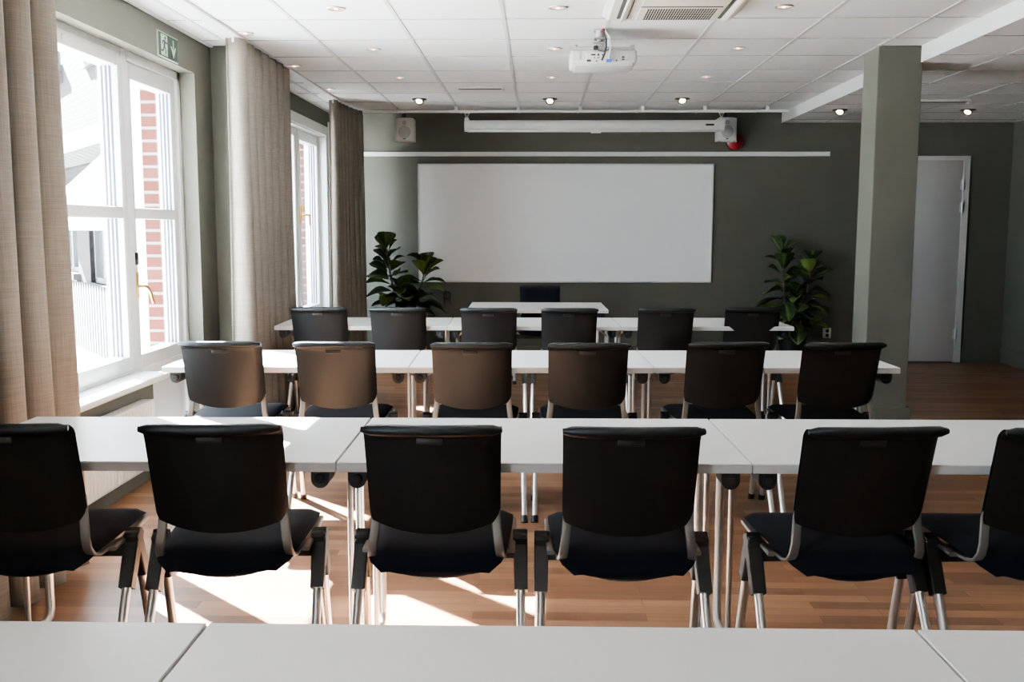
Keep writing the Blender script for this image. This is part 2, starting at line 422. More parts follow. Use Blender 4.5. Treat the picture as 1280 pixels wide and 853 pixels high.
w.box(fx0, fx1, W3[0], W3[0]+.04, *W_FILL_Z).box(fx0, fx1, W3[1]-.04, W3[1], *W_FILL_Z).box(fx0, fx1, *W3, 2.295, 2.335).box(fx0, fx1, *W3, .56, .60)
win_fill = struct(w.build('window_fill_added', M['white_frame']))
sash(win_fill, W3[0]+.04, W3[1]-.04, .60, 2.295, trans=1.458)
MB().box(-2.245, -2.055, W3[0]-.05, W3[1]+.05, .545, .58, .012, 3).build('window_sill', M['white_frame'], win_fill, 40)
# exterior white corner board next to the brick reveal
struct(MB().box(-2.57, XO, 6.145, 6.30, -.12, 2.75).build('trim_5', M['ext_white']))
# back door
w = MB()
w.box(3.525, 3.592, YB-.03, YB+.005, 0, 2.10, .004).box(4.315, 4.385, YB-.03, YB+.005, 0, 2.10, .004).box(3.525, 4.385, YB-.03, YB+.005, 2.075, 2.12, .004)
d2 = struct(w.build('door_2', M['doorframe']))
dl = MB().box(3.588, 4.317, YB-.022, YB+.0, .008, 2.078, .003).build('door_leaf', M['door'], d2, 40)
for z in (.30, 1.60, 1.83):
    MB().tube([(4.318, YB-.034, z-.055), (4.318, YB-.034, z+.055)], .009, 10).box(4.295, 4.345, YB-.030, YB-.024, z-.05, z+.05).build('hinge', M['alu'], dl, 40)

# ------------------------------------------------------------------ chair
def make_chair():
    root = thing('meeting_chair', 'x', 'chair')
    zt, zb = .858, .532
    def hw(v): return .182 + .004*v + .003*max(0, (v-.80)/.2)**2
    def shell_pt(u, v, off):
        x = u*hw(v)
        # rounded lower corners
        z0 = zb + .033*abs(u)**2.2
        if v < .10: x *= 1 - .035*(1-v/.10)**2
        z = z0 + (zt - z0)*v
        y = -.145 - .078*v + .026*(u*u)*(1-.25*v) + off
        if v > .86:
            t = (v-.86)/.14
            y -= .030*t*t
            z -= .004*t*t
        return Vector((x, y, z))
    # back shell: thin shell with a rolled top lip
    b = MB(); nu, nv = 16, 26
    def ring(f):   # closed section across u: rear face then front face
        th = .012
        def fn(s, t):
            v = t
            if s < .5: u = -1 + 4*s; return shell_pt(u, v, 0)
            u = 1 - 4*(s-.5); return shell_pt(u*.992, v, th)
        return fn
    gr = b.grid(ring(0), 2*nu, nv, True)
    b.bm.faces.new(gr[0][::-1]); b.bm.faces.new(gr[-1])
    sh = b.build('back_shell', M['shell'], root, 50)
    # lip rolled over the top edge
    lp = MB(); pts = []
    for i in range(17):
        u = -1+2*i/16; p = shell_pt(u, 1, 0); pts.append((p.x*.99, p.y+.006, p.z-.009))
    lp.sweep(pts, lambda i: [((.011+.004*(1-abs(i/8-1)**6))*math.cos(2*PI*k/12)*(1 if 0 < i < 16 else .6), (.0125+.004*(1-abs(i/8-1)**6))*math.sin(2*PI*k/12)*(1 if 0 < i < 16 else .6)) for k in range(12)])
    lp.build('top_lip', M['shell'], sh, 60)
    hs = MB(); p = shell_pt(0, .86, 0)
    hs.box(-.042, .030, p.y-.0045, p.y+.004, p.z-.011, p.z+.007, .003)
    hs.build('handle_slot', M['slot'], sh, 40)
    # padded front of the back
    b = MB(); th = .032
    def pad(s, t):
        v = .015 + t*.97
        e = 1 - (2*t-1)**8*.55
        if s < .5:
            u = -1+4*s; return shell_pt(u*1.0, v, .012)
        u = 1-4*(s-.5); r = 1-abs(u)**6*.75
        return shell_pt(u*.985, v, .012+th*r*e)
    gr = b.grid(pad, 2*nu, nv, True); b.bm.faces.new(gr[0][::-1]); b.bm.faces.new(gr[-1])
    b.build('back_cushion', M['navy'], root, 60)
    # seat: lofted cushion, bowl-shaped underside at the rear
    b = MB(); ny = 16; rings = []
    for j in range(ny+1):
        t = j/ny; y = -.155 + .435*t
        e = min(1, (t/.16)) if t < .16 else min(1, (1-t)/.10)
        e = math.sqrt(max(0, 1-(1-e)**2))
        w = .214 - .026*(1-t)**2 ; w *= (.80 + .20*e) if t < .5 else (.93 + .07*e)
        top = .472 + .012*t; top -= .02*(1-min(1, t/.25))**2
        bot_c = .388 + .044*min(1, t/.55) ; bot_e = .460 - .006*t
        mid = (top+bot_c)/2
        pts = []; n = 14
        for i in range(n+1):
            u = -1+2*i/n
            r = math.sqrt(max(0, 1-abs(u)**5))
            zz = top + .010*u*u - .022*(1-r)
            pts.append((u*w, y, mid+(zz-mid)*(.25+.75*e)))
        for i in range(n-1, 0, -1):
            u = -1+2*i/n
            zz = bot_c + (bot_e-bot_c)*abs(u)**2.2
            pts.append((u*w*.985, y+(.006 if j == 0 else 0), mid+(zz-mid)*(.25+.75*e)))
        rings.append([b.bm.verts.new(p) for p in pts])
    m = len(rings[0])
    for j in range(ny):
        for i in range(m): b.bm.faces.new((rings[j][i], rings[j][(i+1)%m], rings[j+1][(i+1)%m], rings[j+1][i]))
    b.bm.faces.new(rings[0][::-1]); b.bm.faces.new(rings[-1])
    b.build('seat', M['navy'], root, 60)
    MB().box(-.222, .222, .045, .095, .396, .438, .006).build('seat_beam', M['black'], root, 40)
    for s in (-1, 1):
        # flat steel support from the back, curving forward under the seat
        pts = [(s*.168, -.117, .63), (s*.168, -.112, .58), (s*.171, -.116, .54), (s*.175, -.124, .508), (s*.179, -.122, .478), (s*.182, -.104, .455), (s*.185, -.07, .444), (s*.187, .06, .438)]
        MB().bar(pts, .010, .026, up=(1,0,0), r=.004).build('back_support', M['steel_dark'], root, 50)
        # rail along the seat edge
        MB().bar([(s*.211, -.03, .446), (s*.213, .12, .451), (s*.212, .245, .458)], .022, .012, r=.004).build('seat_rail', M['steel_dark'], root, 50)
        # black inverted-V bracket
        x = s*.236
        kb = MB()
        def arm(p0, p1, w0, w1):
            kb.sweep([p0, p1], lambda i: [(a*(w0 if i == 0 else w1), c*(w0 if i == 0 else w1)*.95) for a, c in ((-.5,-.42),(-.42,-.5),(.42,-.5),(.5,-.42),(.5,.42),(.42,.5),(-.42,.5),(-.5,.42))], up=(1,0,0))
        arm((x, .085, .468), (x+s*.003, -.008, .318), .046, .041)
        arm((x, .062, .468), (x+s*.003, .119, .325), .046, .040)
        kb.box(x-.021, x+.021, .042, .106, .436, .472, .008)
        kb.box(min(x, s*.195), max(x, s*.195), .05, .09, .402, .436, .004)
        kb.build('leg_bracket', M['black'], root, 40)
        for (p0, p1) in (((x+s*.002, .007, .345), (x+s*.008, -.175, .018)), ((x+s*.002, .112, .35), (x+s*.007, .195, .018))):
            lg = MB().tube([p0, p1], .0155, 14, up=(1,0,0), sx=1.0, sy=.85).build('leg', M['steel'], root, 50)
            d = (Vector(p1)-Vector(p0)).normalized(); q = Vector(p1)
            MB().tube([q-d*.012, q+d*.0], .0175, 12, up=(1,0,0), sx=1.0, sy=.9).tube([q+d*.0, (q.x+d.x*.02, q.y+d.y*.02, .0005)], .0165, 12, up=(1,0,0)).build('foot_cap', M['black'], lg, 50)
    return root
chair0 = make_chair(); first = [True]
def put_chair(cx, ytop, rz, label, group, flip=False):
    o = chair0 if first[0] else copy_tree(chair0); first[0] = False
    a = math.radians(rz) + (PI if flip else 0)
    o.location = (cx, ytop + (.225 if not flip else -.225), 0); o.rotation_euler = (0, 0, a)
    o['label'] = label; o['category'] = 'chair'
    if group: o['group'] = group
    elif 'group' in o: del o['group']
    return o
rows = {
 'near': ([(-1.45,2.50,3),(-.888,2.515,4),(-.286,2.525,1),(.250,2.52,1),(.882,2.54,4),(1.405,2.55,3)], 'chairs at the nearest occupied table row',
   ['black chair cut off by the left frame edge, near row of chairs',
    'black chair in the near row, second from the left, beside the window curtain',
    'black chair in the near row, third from the left, over large sun patch',
    'black chair in the near row, third from the right, back squared to camera',
    'black chair in the near row, second from the right, whole silhouette visible',
    'black chair cut off by the right frame edge, near row of chairs']),
 'mid': ([(-1.478,4.395,3),(-.945,4.395,2),(-.308,4.395,1),(.229,4.405,1),(.866,4.46,3),(1.400,4.465,3)], 'chairs at the middle table row',
   ['brownish lit chair in the middle row, leftmost, beside the glazed garden door',
    'brownish lit chair in the middle row, second from the left, before the second curtain',
    'dark brown backed chair in the middle row, third from the left',
    'dark brown backed chair in the middle row, third from the right',
    'black chair in the middle row, second from the right',
    'black chair in the middle row, rightmost, in front of the green column']),
 'far': ([(-1.460,6.345,2),(-.933,6.355,1),(-.329,6.34,1),(.202,6.35,1),(.845,6.40,1),(1.43,6.47,2)], 'chairs at the far table row',
   ['black chair in the far row, leftmost, below the second window',
    'black chair in the far row in front of the left potted fig',
    'black chair in the far row, just left of the lecturer desk chair',
    'black chair in the far row, just right of the lecturer desk chair',
    'black chair in the far row, second from the right, under the whiteboard corner',
    'black chair in the far row, rightmost, in front of the right potted fig'])}
for key in ('near', 'mid', 'far'):
    spots, grp, labs = rows[key]
    for (cx, yt, rz), lb in zip(spots, labs): put_chair(cx, yt, rz, lb, grp)
put_chair(.022, 8.95, 3, 'navy cushioned chair behind the lecturer desk, facing the rows of tables', None, flip=True)

# ------------------------------------------------------------------ tables
TH = .725
def make_table(Lx, D):
    root = thing('folding_table', 'x', 'table')
    tp = MB().box(-Lx/2+.002, Lx/2-.002, -D/2, D/2, TH-.004, TH, .0015, 1).build('tabletop', M['laminate'], root)
    MB().box(-Lx/2+.001, Lx/2-.001, -D/2, D/2, TH-.028, TH-.004, .001, 1).build('edge_band', M['edge'], tp)
    MB().box(-Lx/2+.10, Lx/2-.10, .10, .14, TH-.055, TH-.028).build('under_beam', M['black'], root)
    for s in (-1, 1):
        x = s*(Lx/2-.036)
        yr = D/2-.045
        lg = MB().tube([(x, yr, TH-.028), (x, yr, .05), (x, yr-.012, .025), (x, yr-.04, .016), (x, -D/2+.10, .016)], .0145, 14).build('leg', M['steel'], root, 50)
        MB().tube([(x, -D/2+.115, .016), (x, -D/2+.09, .016)], .0158, 12).box(x-.011, x+.011, yr-.06, yr-.03, 0.0, .006).build('foot_cap', M['black'], lg, 50)
        MB().tube([(x-s*.004, yr-.16, TH-.03), (x-s*.004, yr-.16, .02)], .0095, 12).build('thin_leg', M['steel'], root, 50)
        MB().tube([(x, yr-.02, TH-.13), (x-s*.13, yr-.04, TH-.03)], .007, 10).build('strut', M['steel'], root, 50)
        MB().tube([(x, -.03, TH-.03), (x-s*.002, yr-.15, TH-.13)], .0065, 10).build('strut', M['steel'], root, 50)
        # rounded black hinge housing under the front edge, round knob on it
        xc = s*(Lx/2-.052); yh = -D/2+.035
        prof = [(-.026,0),(-.026,-.03)] + [(-.026*math.cos(a), -.03-.026*math.sin(a)) for a in [PI*k/10 for k in range(1, 10)]] + [(.026,-.03),(.026,0)]
        Mh = Matrix.Translation((xc, yh, TH-.028)) @ Matrix.Rotation(PI/2, 4, 'X')
        hg = MB().prism(prof, -.09, .0, Mh).build('hinge_housing', M['black'], root, 40)
        MB().lathe([(.015,0),(.015,.006),(.012,.009)], 16, frameM((xc, yh, TH-.056), (0,-1,0))).build('knob', M['rubber'], hg, 40)
    return root
TL = 1.163
table0 = make_table(TL, .645); tfirst = [True]
def put_table(x, y, rz, label, group):
    o = table0 if tfirst[0] else copy_tree(table0); tfirst[0] = False
    o.location = (x, y, 0); o.rotation_euler = (0,0,math.radians(rz)); o['label'] = label; o['group'] = group
for (xs0, yc, rz, grp, labs) in (
    ((.040,), 1.212, .45, 'tables of the nearest row', ('foreground', )),
    ((.012,), 2.975, 1.0, 'tables of the second row', ('second table row from the camera',)),
    ((-.040,), 4.86, 1.7, 'tables of the third row', ('third table row from the camera',)),
    ((-.036,), 6.80, 1.7, 'tables of the fourth row', ('farthest table row',))):
    for k, pos in ((-1, 'left'), (0, 'middle'), (1, 'right')):
        dx = k*(TL+.001); a = math.radians(rz)
        where = labs[0]
        lb = {'foreground': f'white table top filling the bottom of the frame, {pos} piece' if k else 'white table top filling the bottom of the frame, long middle piece'}.get(where) or \
             f'white folding table with steel legs in the {where}, {pos} one'
        put_table(xs0[0]+dx*math.cos(a), yc+dx*math.sin(a), rz, lb, grp)
desk = make_table(1.15, .80); desk.name = 'lecturer_desk'
desk.location = (-.012, 8.225, 0); desk.rotation_euler = (0,0,math.radians(.6)); tag(desk, 'white lecturer desk standing alone below the whiteboard', 'desk')
if 'group' in desk: del desk['group']

# ------------------------------------------------------------------ curtains and track
def curtain(name, label, y0, y1, folds, amp, seed, lean=0.0, z1=2.535, turn=0.0, sharp=1.0):
    rnd = random.Random(seed); b = MB()
    ph = [rnd.uniform(-.5,.5) for _ in range(folds+2)]; am = [rnd.uniform(.7,1.15) for _ in range(folds+2)]
    def fn(s, t):
        z = .03 + (z1-.03)*t
        q = s*folds; i = int(min(q, folds-1e-6)); f = q-i
        spread = 1 + lean*(1-t)
        env = .75 + .25*(1-t)
        off = math.sin(2*PI*(q - .25 + .10*ph[i]*math.sin(PI*f))); off = math.copysign(abs(off)**sharp, off)
        x = amp*env*(am[i]*(1-f)+am[i+1]*f)*off + .012*math.sin(5.3*q+3*t+seed)*(1-t)
        y = y0 + (y1-y0)*(s+ .010*ph[i]*math.sin(2*PI*f)*(1-t))*1.0
        y = y + .016*math.sin(4*PI*q+1.0)*amp/.05
        y += (s-.5)*(y1-y0)*lean*(1-t)
        return Vector((-1.87+x+turn*s**3, y, z))
    b.grid(fn, folds*18, 24)
    o = b.build('curtain_cloth', M['linen'], None, 80)
    md = o.modifiers.new('thickness', 'SOLIDIFY'); md.thickness = .0025; md.offset = 0
    r = thing(name, label, 'curtain', (0,0,0), group='beige linen curtains on the window side'); o.parent = r
    hb = MB()
    n = folds*2
    for k in range(n+1):
        y = y0+(y1-y0)*k/n
        xg = -1.87+turn*(k/n)**3; hb.box(xg-.007, xg+.007, y-.004, y+.004, z1-.03, 2.541)
    hb.build('curtain_glider', M['white'], r)
    return r
curtain('curtain', 'beige linen curtain at the left frame edge, nearest the camera', 2.70, 3.80, 6, .055, 3)
curtain('curtain', 'beige linen curtain between the garden door and the second window', 6.04, 7.29, 7, .066, 5, lean=.0, sharp=.75)
curtain('curtain', 'beige linen curtain in the corner beside the whiteboard wall', 8.93, 9.84, 7, .05, 9, turn=.11, sharp=.85)
tk = MB(); tk.box(-1.905, -1.835, YF, 9.95, 2.540, HC, .003, 1)
tag(tk.build('curtain_track', M['white'], None), 'white curtain track running along the ceiling above the curtains', 'curtain track')

# ------------------------------------------------------------------ ceiling fittings
def downlight(x, y, z, label, group, lit=False, aim=None):
    r = thing('ceiling_downlight', label, 'ceiling light', (x, y, z), group=group)
    if not lit:
        MB().lathe([(.033,-.001),(.050,-.001),(.052,-.004),(.050,-.007),(.040,-.0075),(.033,-.004)], 28, cap=False).build('trim_ring', M['alu'], r, 40)
        MB().lathe([(.0,-.0015),(.036,-.0015),(.036,-.004),(0,-.0042)], 28).build('lamp_lens', M['copper'], r, 40)
        MB().lathe([(0,-.0042),(.012,-.0042),(.009,-.0065),(0,-.007)], 20).build('lamp_bulb', M['bulb_soft'], r, 40)
    else:
        MB().lathe([(.040,-.001),(.066,-.001),(.068,-.005),(.064,-.010),(.046,-.011),(.040,-.004)], 28, cap=False).build('trim_ring', M['bronze'], r, 40)
        tilt = frameM((0, 0, -.016), aim)
        hd = MB().lathe([(.030,-.03),(.040,-.015),(.042,.014),(.034,.018),(.028,.010)], 24, tilt, cap=False).build('lamp_head', M['bronze'], r, 40)
        MB().lathe([(0,.0),(.026,.006),(.026,.010),(0,.014)], 24, tilt).build('lamp_lens', M['bulb'], hd, 40)
    return r
colw = {-1.1: 'left', .097: 'middle', 1.3: 'right'}
roww = [(5.38, 'row nearest the camera'), (6.575, 'row beside the projector'), (7.785, 'row beyond the projector')]
for x, cn in colw.items():
    for y, rn in roww:
        downlight(x, y, HC, f'small recessed ceiling downlight, {cn} column, {rn}', 'recessed ceiling downlights')
    downlight(x, 9.06, HC, f'tilted lit ceiling spotlight near the whiteboard wall, {cn} of three', 'lit spotlights by the whiteboard wall', True, (.15*(0 if x < 1 else 1)-.1, -.62, -.75))
for y, rn in ((6.03, 'nearest the camera'), (7.22, 'second from camera'), (8.40, 'farthest from camera')):
    downlight(-1.79, y, HC, f'small ceiling downlight beside the curtain track, {rn}', 'downlights beside the curtain track')
downlight(2.726, 9.06, HL, 'tilted lit spotlight in the lower ceiling, left of the column', 'lit spotlights in the lower ceiling', True, (-.35,-.6,-.75))
downlight(3.879, 9.075, HL, 'tilted lit spotlight in the lower ceiling, above the closed door', 'lit spotlights in the lower ceiling', True, (-.45,-.4,-.75))

def slot_vent(x0, x1, y, z, label):
    r = thing('slot_vent', label, 'air vent', ((x0+x1)/2, y, z), group='slot air vents in the ceiling')
    w = (x1-x0)/2
    MB().box(-w, w, -.055, .30, -.006, 0, .002, 1).build('vent_plate', M['offwhite'], r)
    MB().box(-w+.01, w-.02, -.045, -.015, -.022, -.005).build('vent_slot', M['darkslot'], r)
    MB().box(-w, w-.01, -.06, -.045, -.018, -.004).box(w-.012, w, -.06, .0, -.03, -.004).build('vent_lip', M['offwhite'], r)
slot_vent(-.687, -.297, 8.33, HC, 'cream slot air vent in the ceiling above the whiteboard')
slot_vent(3.10, 3.594, 8.43, HL, 'slot air vent in the lower ceiling behind the column')

# cassette air conditioner
ac = thing('ceiling_air_conditioner', 'cream ceiling cassette air conditioner above the projector, cut by frame top', 'air conditioner', (.712, 5.19, HC))
def frus(b, r0, z0, r1, z1):
    t = bmesh.new()
    p = [t.verts.new((sx*r, sy*r, z)) for r, z in ((r0,z0),(r1,z1)) for sx, sy in ((-1,-1),(1,-1),(1,1),(-1,1))]
    t.faces.new(p[:4]); t.faces.new(p[4:])
    for i in range(4): t.faces.new((p[i], p[(i+1)%4], p[4+(i+1)%4], p[4+i]))
    b.join(t)
b = MB(); frus(b, .366, 0, .366, -.012); frus(b, .366, -.012, .335, -.040)
b.build('cassette_panel', M['cream'], ac)
gp = MB().box(-.19, .23, -.30, .30, -.046, -.038, .003, 1).build('intake_grille', M['cream'], ac)
b = MB()
for j in range(5):
    for i in range(27):
        x = -.145+.0135*i; y = .272-.054*j
        b.box(x-.0042, x+.0042, y-.022, y+.022, -.0475, -.0455)
b.box(-.19, .23, -.022, -.010, -.0480, -.0455)
b.build('grille_slot', M['darkslot'], gp)
for sx in (-1, 1):
    xa = .285 if sx > 0 else -.262
    vs = MB().box(xa-.032, xa+.028, -.27, .285, -.043, -.036).build('outlet_slot', M['darkslot'], ac)
    MB().box(xa-.012, xa+.020, -.275, .285, -.056, -.040, .004, 2, rot=(0,sx*.30,0)).build('louvre', M['cream'], vs, 40)

# projector
pj = thing('projector', 'white projector hanging from the ceiling with its cables facing the camera', 'projector', (.378, 5.88, 2.34))
bw = .195
b = MB(); b.box(-bw, bw, 0, .31, .006, .088, .016, 3); b.build('projector_body', M['pj'], pj, 40)
MB().box(-bw+.012, bw-.012, .01, .30, .080, .103, .006).build('top_plate', M['galv'], pj, 40)
MB().box(-.17, .17, .02, .29, -.004, .008, .004).build('base_cover', M['pj'], pj, 40)
pn = MB().box(-.105, .035, -.003, .004, .012, .068, .002, 1).build('port_panel', M['offwhite'], pj)
pp = MB()
for (x, z, w, hh) in ((-.088,.020,.026,.014),(-.062,.054,.026,.008),(-.032,.054,.011,.011),(-.032,.037,.008,.008),(-.054,.037,.007,.007),(-.042,.018,.012,.006),(-.003,.053,.014,.010),(.075,.020,.010,.009),(.113,.040,.014,.010),(.113,.026,.014,.008)):
    pp.box(x-w/2, x+w/2, -.006, -.001, z-hh/2, z+hh/2, .001, 1)
pp.build('ports', M['black'], pn)
MB().lathe([(0,0),(.026,0),(.026,.004),(.022,.006),(0,.006)], 24, frameM((.068,.0015,.058), (0,-1,0))).build('fan_grille', M['grille'], pj, 40)
v = MB()
for x in (-.140, .142): v.box(x-.008, x+.008, -.002, .004, .025, .072, .001, 1)
v.build('side_vent', M['grille'], pj)
for x in (-.168, .168): MB().lathe([(.013,.10),(.013,.112),(.008,.118)], 14, Matrix.Translation((x,.03,0))).build('foot', M['galv'], pj, 40)
mt = MB(); mt.box(-.055, .02, .06, .14, .209, .217); mt.tube([(-.02,.10,.21),(-.02,.10,.165)], .024, 14); mt.box(-.052, .012, .06, .13, .158, .165)
mt.tube([(-.02,.10,.16),(-.02,.10,.09)], .017, 12); mt.box(-.045, .008, .05, .13, .105, .128, .004); mt.tube([(-.06,.07,.132),(.015,.07,.140)], .005, 8)
mt.build('ceiling_mount', M['galv'], pj, 40)
MB().tube([(.004,.06,.217),(.006,.05,.18),(.014,.03,.15),(.012,-.012,.10),(.004,-.016,.06),(-.012,-.012,.02)], .0055, 8).tube([(-.05,-.01,.095),(-.03,-.016,.075),(0,-.018,.070),(.028,-.016,.082),(.03,.0,.1)], .003, 8).box(-.062,-.035,-.012,.01,.082,.105,.004).build('black_cable', M['rubber'], pj, 50)
MB().tube([(.010,.06,.217),(.016,.05,.19),(.034,.02,.16),(.038,-.014,.12),(.034,-.02,.06),(.030,-.018,.03)], .006, 8).build('white_cable', M['pj'], pj, 50)
MB().box(.014, .045, -.022, -.002, .010, .026, .003).build('plug', M['blue'], pj)
MB().box(-.012, .0, .045, .057, .198, .212, .002).build('red_plug', M['red'], pj)

# ------------------------------------------------------------------ whiteboard wall
wb = thing('whiteboard', 'large blank white whiteboard mounted on the green back wall', 'whiteboard', (.270, YB, 1.43))
MB().box(-1.515, 1.515, -.016, -.001, -.602, .602).build('writing_surface', M['board'], wb)
b = MB(); e = .014
b.box(-1.523, 1.523, -.022, 0, .598, .612, .003).box(-1.523, 1.523, -.022, 0, -.612, -.598, .003).box(-1.523, -1.509, -.022, 0, -.612, .612, .003).box(1.509, 1.523, -.022, 0, -.612, .612, .003)
b.build('board_frame', M['alu'], wb, 40)
rl = thing('wall_rail', 'long white rail fixed on the wall just above the whiteboard', 'rail', (0, YB, 2.139))
MB().box(-1.98, 2.955, -.035, 0, -.022, .022, .003, 1).build('rail_profile', M['white'], rl)
MB().box(2.955, 2.962, -.037, 0, -.024, .024, .002, 1).build('end_cap', M['offwhite'], rl)
cr_ = thing('ceiling_rail', 'thin white rail clipped under the ceiling along the whiteboard wall', 'rail', (0, 9.6, 2.506))
MB().box(-1.72, 2.40, -.012, .012, -.011, .011, .002, 1).build('rail_profile', M['white'], cr_)
for x in [-1.404+.6*i for i in range(0, 7)]:
    if x < 2.4: MB().box(x-.016, x+.016, -.018, .018, .005, HC-2.506, .003, 1).build('rail_clip', M['white'], cr_)
sc = thing('projection_screen', 'white rolled-up projection screen case hanging below the ceiling rail', 'projection screen', (0, 9.6, 2.372))
MB().tube([(-.70,0,0),(1.74,0,0)], .050, 24).build('screen_case', M['spk'], sc, 40)
MB().box(-.70, 1.70, -.020, .020, -.062, -.045, .004).box(.50, .60, -.012, .012, -.072, -.058, .004).build('bottom_bar', M['white'], sc, 40)
for x0 in (-.725, 1.735):
    MB().tube([(x0,0,0),(x0+.045,0,0)], .058, 24).box(x0, x0+.04, -.02, .02, .0, .075, .004).build('end_cap', M['spk'], sc, 40)
    hk = MB(); xm = x0+.022
    hk.tube([(xm,0,.07),(xm-.014,0,.10),(xm-.024,0,.122)], .003, 8).tube([(xm,0,.07),(xm+.014,0,.10),(xm+.024,0,.122)], .003, 8).box(xm-.03, xm+.03, -.008, .008, .116, .124, .002)
    hk.build('hanger', M['alu'], sc, 40)
MB().box(1.60, 1.68, -.0525, -.045, -.008, .010, .001, 1).build('name_plate', M['black'], sc)

def speaker(x, label):
    r = thing('wall_speaker', label, 'speaker', (x, 9.90, 2.365), group='white wall speakers')
    w, h = .094, .115
    prof = [(-w,-h),(w,-h),(w*1.0,h*.92)] + [(w*math.cos(a), h*.92+.012*math.sin(a)) for a in [PI*k/8 for k in range(1,8)]] + [(-w,h*.92)]
    bx = MB().prism(prof, -.15, 0, Matrix.Rotation(PI/2, 4, 'X')).build('cabinet', M['spk'], r, 30)
    MB().box(-w+.008, w-.008, -.012, .002, -h+.006, h-.012, .008).build('front_grille', M['spk'], r, 40)
    MB().lathe([(0,0),(.062,0),(.062,.003),(.052,.006),(0,.004)], 30, frameM((0,-.012,-.025), (0,-1,0))).build('woofer', M['grille'], r, 40)
    MB().lathe([(0,0),(.022,0),(.020,.003),(0,.003)], 20, frameM((0,-.012,.066), (0,-1,0))).build('tweeter', M['grille'], r, 40)
    MB().box(-.013, .013, -.020, -.010, -.098, -.090, .001, 1).build('badge', M['black'], r)
    k = MB()
    for x_, s_ in ((-.05,.012),(-.02,.014),(0,.018),(.03,.014),(.055,.012)): k.box(x_-s_, x_+s_, 0, .02, -h-.008, -h+.002, .003)
    k.build('lower_scallop', M['spk'], r, 40)
    MB().box(-.030, .004, .05, .10, .10, .166, .003).box(-.04, .02, .15, .251, -.04, .04, .003).build('wall_bracket', M['black'], r)
speaker(-1.354, 'white wall speaker high on the left, beside the curtain')
speaker(1.872, 'white wall speaker high on the right, behind the screen end')
al = thing('alarm_bell', 'round red alarm bell on the wall beside the right speaker', 'alarm bell', (1.995, YB, 2.262))
MB().lathe([(.085,0),(.088,.02),(.082,.045),(.05,.062),(0,.068)], 32, frameM((0,0,0), (0,-1,0))).build('bell_dome', M['red'], al, 40)
MB().lathe([(.010,.06),(.010,.072),(0,.074)], 14, frameM((0,0,0), (0,-1,0))).build('centre_screw', M['alu'], al, 40)

# wall emblem in the shape of a little chair
e_ = MB(); y0 = YB-.006
e_.tube([(-.030,y0,.0),(-.034,y0,.045)]+[(-.034*math.cos(a), y0, .045+.022*math.sin(a)) for a in [PI*k/8 for k in range(1,8)]]+[(.034,y0,.045),(.030,y0,.0)], .0055, 8)
e_.box(-.036, .036, y0-.005, y0+.006, -.012, .004, .002)
e_.tube([(-.030,y0,-.006),(-.036,y0,-.072)], .006, 8).tube([(.030,y0,-.006),(.036,y0,-.072)], .006, 8).tube([(-.012,y0,.0),(-.012,y0,.064)], .003, 6).tube([(.012,y0,.0),(.012,y0,.064)], .003, 6)
o = e_.build('wall_emblem', M['black'], None, 50); o.location = (-.957, 0, .655); tag(o, 'small black chair-shaped emblem on the wall beside the left fig', 'wall emblem')
so = thing('wall_socket', 'white double wall socket low on the wall beside the column', 'socket', (3.005, YB, .30))
MB().box(-.042, .042, -.014, 0, -.052, .052, .005).build('socket_plate', M['spk'], so, 40)
b = MB()
for z in (-.023, .023): b.lathe([(0,0),(.018,0),(.018,.002),(0,.002)], 20, frameM((.004,-.0135,z), (0,-1,0)))
b.build('socket_well', M['darkslot'], so, 40)
MB().box(.026, .044, -.016, 0, -.054, .054, .002).build('socket_side', M['offwhite'], so)

# exit sign
sg = thing('exit_sign', 'green emergency exit sign with running figure and down arrow above garden door', 'exit sign', (XW, 5.70, 2.413))
MB().box(0, .008, -.152, .152, -.071, .071, .001, 1).build('sign_border', M['sign_white'], sg)
gp = MB().box(.006, .0095, -.146, .146, -.065, .065).build('sign_panel', M['green_sign'], sg)
SM = Matrix(((0,0,1,0),(1,0,0,0),(0,1,0,0),(0,0,0,1)))   # (a,b,h)->(h, a, b): a along +y, b up
ar = MB().prism([(.068,.050),(.080,.050),(.080,-.012),(.100,.012),(.114,.012),(.074,-.052),(.034,.012),(.048,.012),(.068,-.012)], .009, .0105, SM).build('down_arrow', M['sign_white'], gp)
dr = MB().prism([(-.112,-.058),(-.018,-.058),(-.018,.058),(-.112,.058)], .009, .0105, SM).build('pictogram_door', M['sign_white'], gp)
def limb(pts, w):
    out = []
    for (x0,y0_),(x1,y1_) in zip(pts, pts[1:]):
        d = Vector((x1-x0, y1_-y0_)).normalized(); n = Vector((-d.y, d.x))*w/2
        out.append([(x0+n.x,y0_+n.y),(x0-n.x,y0_-n.y),(x1-n.x,y1_-n.y),(x1+n.x,y1_+n.y)])
    return out
b = MB()
b.prism([(-.052+.010*math.cos(2*PI*k/16), .040+.010*math.sin(2*PI*k/16)) for k in range(16)], .0105, .0115, SM)
for pts, w_ in (([(-.058,.026),(-.070,-.008)], .020), ([(-.058,.024),(-.034,.012),(-.024,.020)], .009), ([(-.060,.024),(-.086,.022),(-.096,.004)], .009), ([(-.068,-.006),(-.048,-.024),(-.052,-.052)], .011), ([(-.072,-.006),(-.084,-.032),(-.112,-.034)], .011)):
    for q in limb(pts, w_): b.prism(q, .0105, .0115, SM)
b.build('running_figure', M['green_sign'], gp)

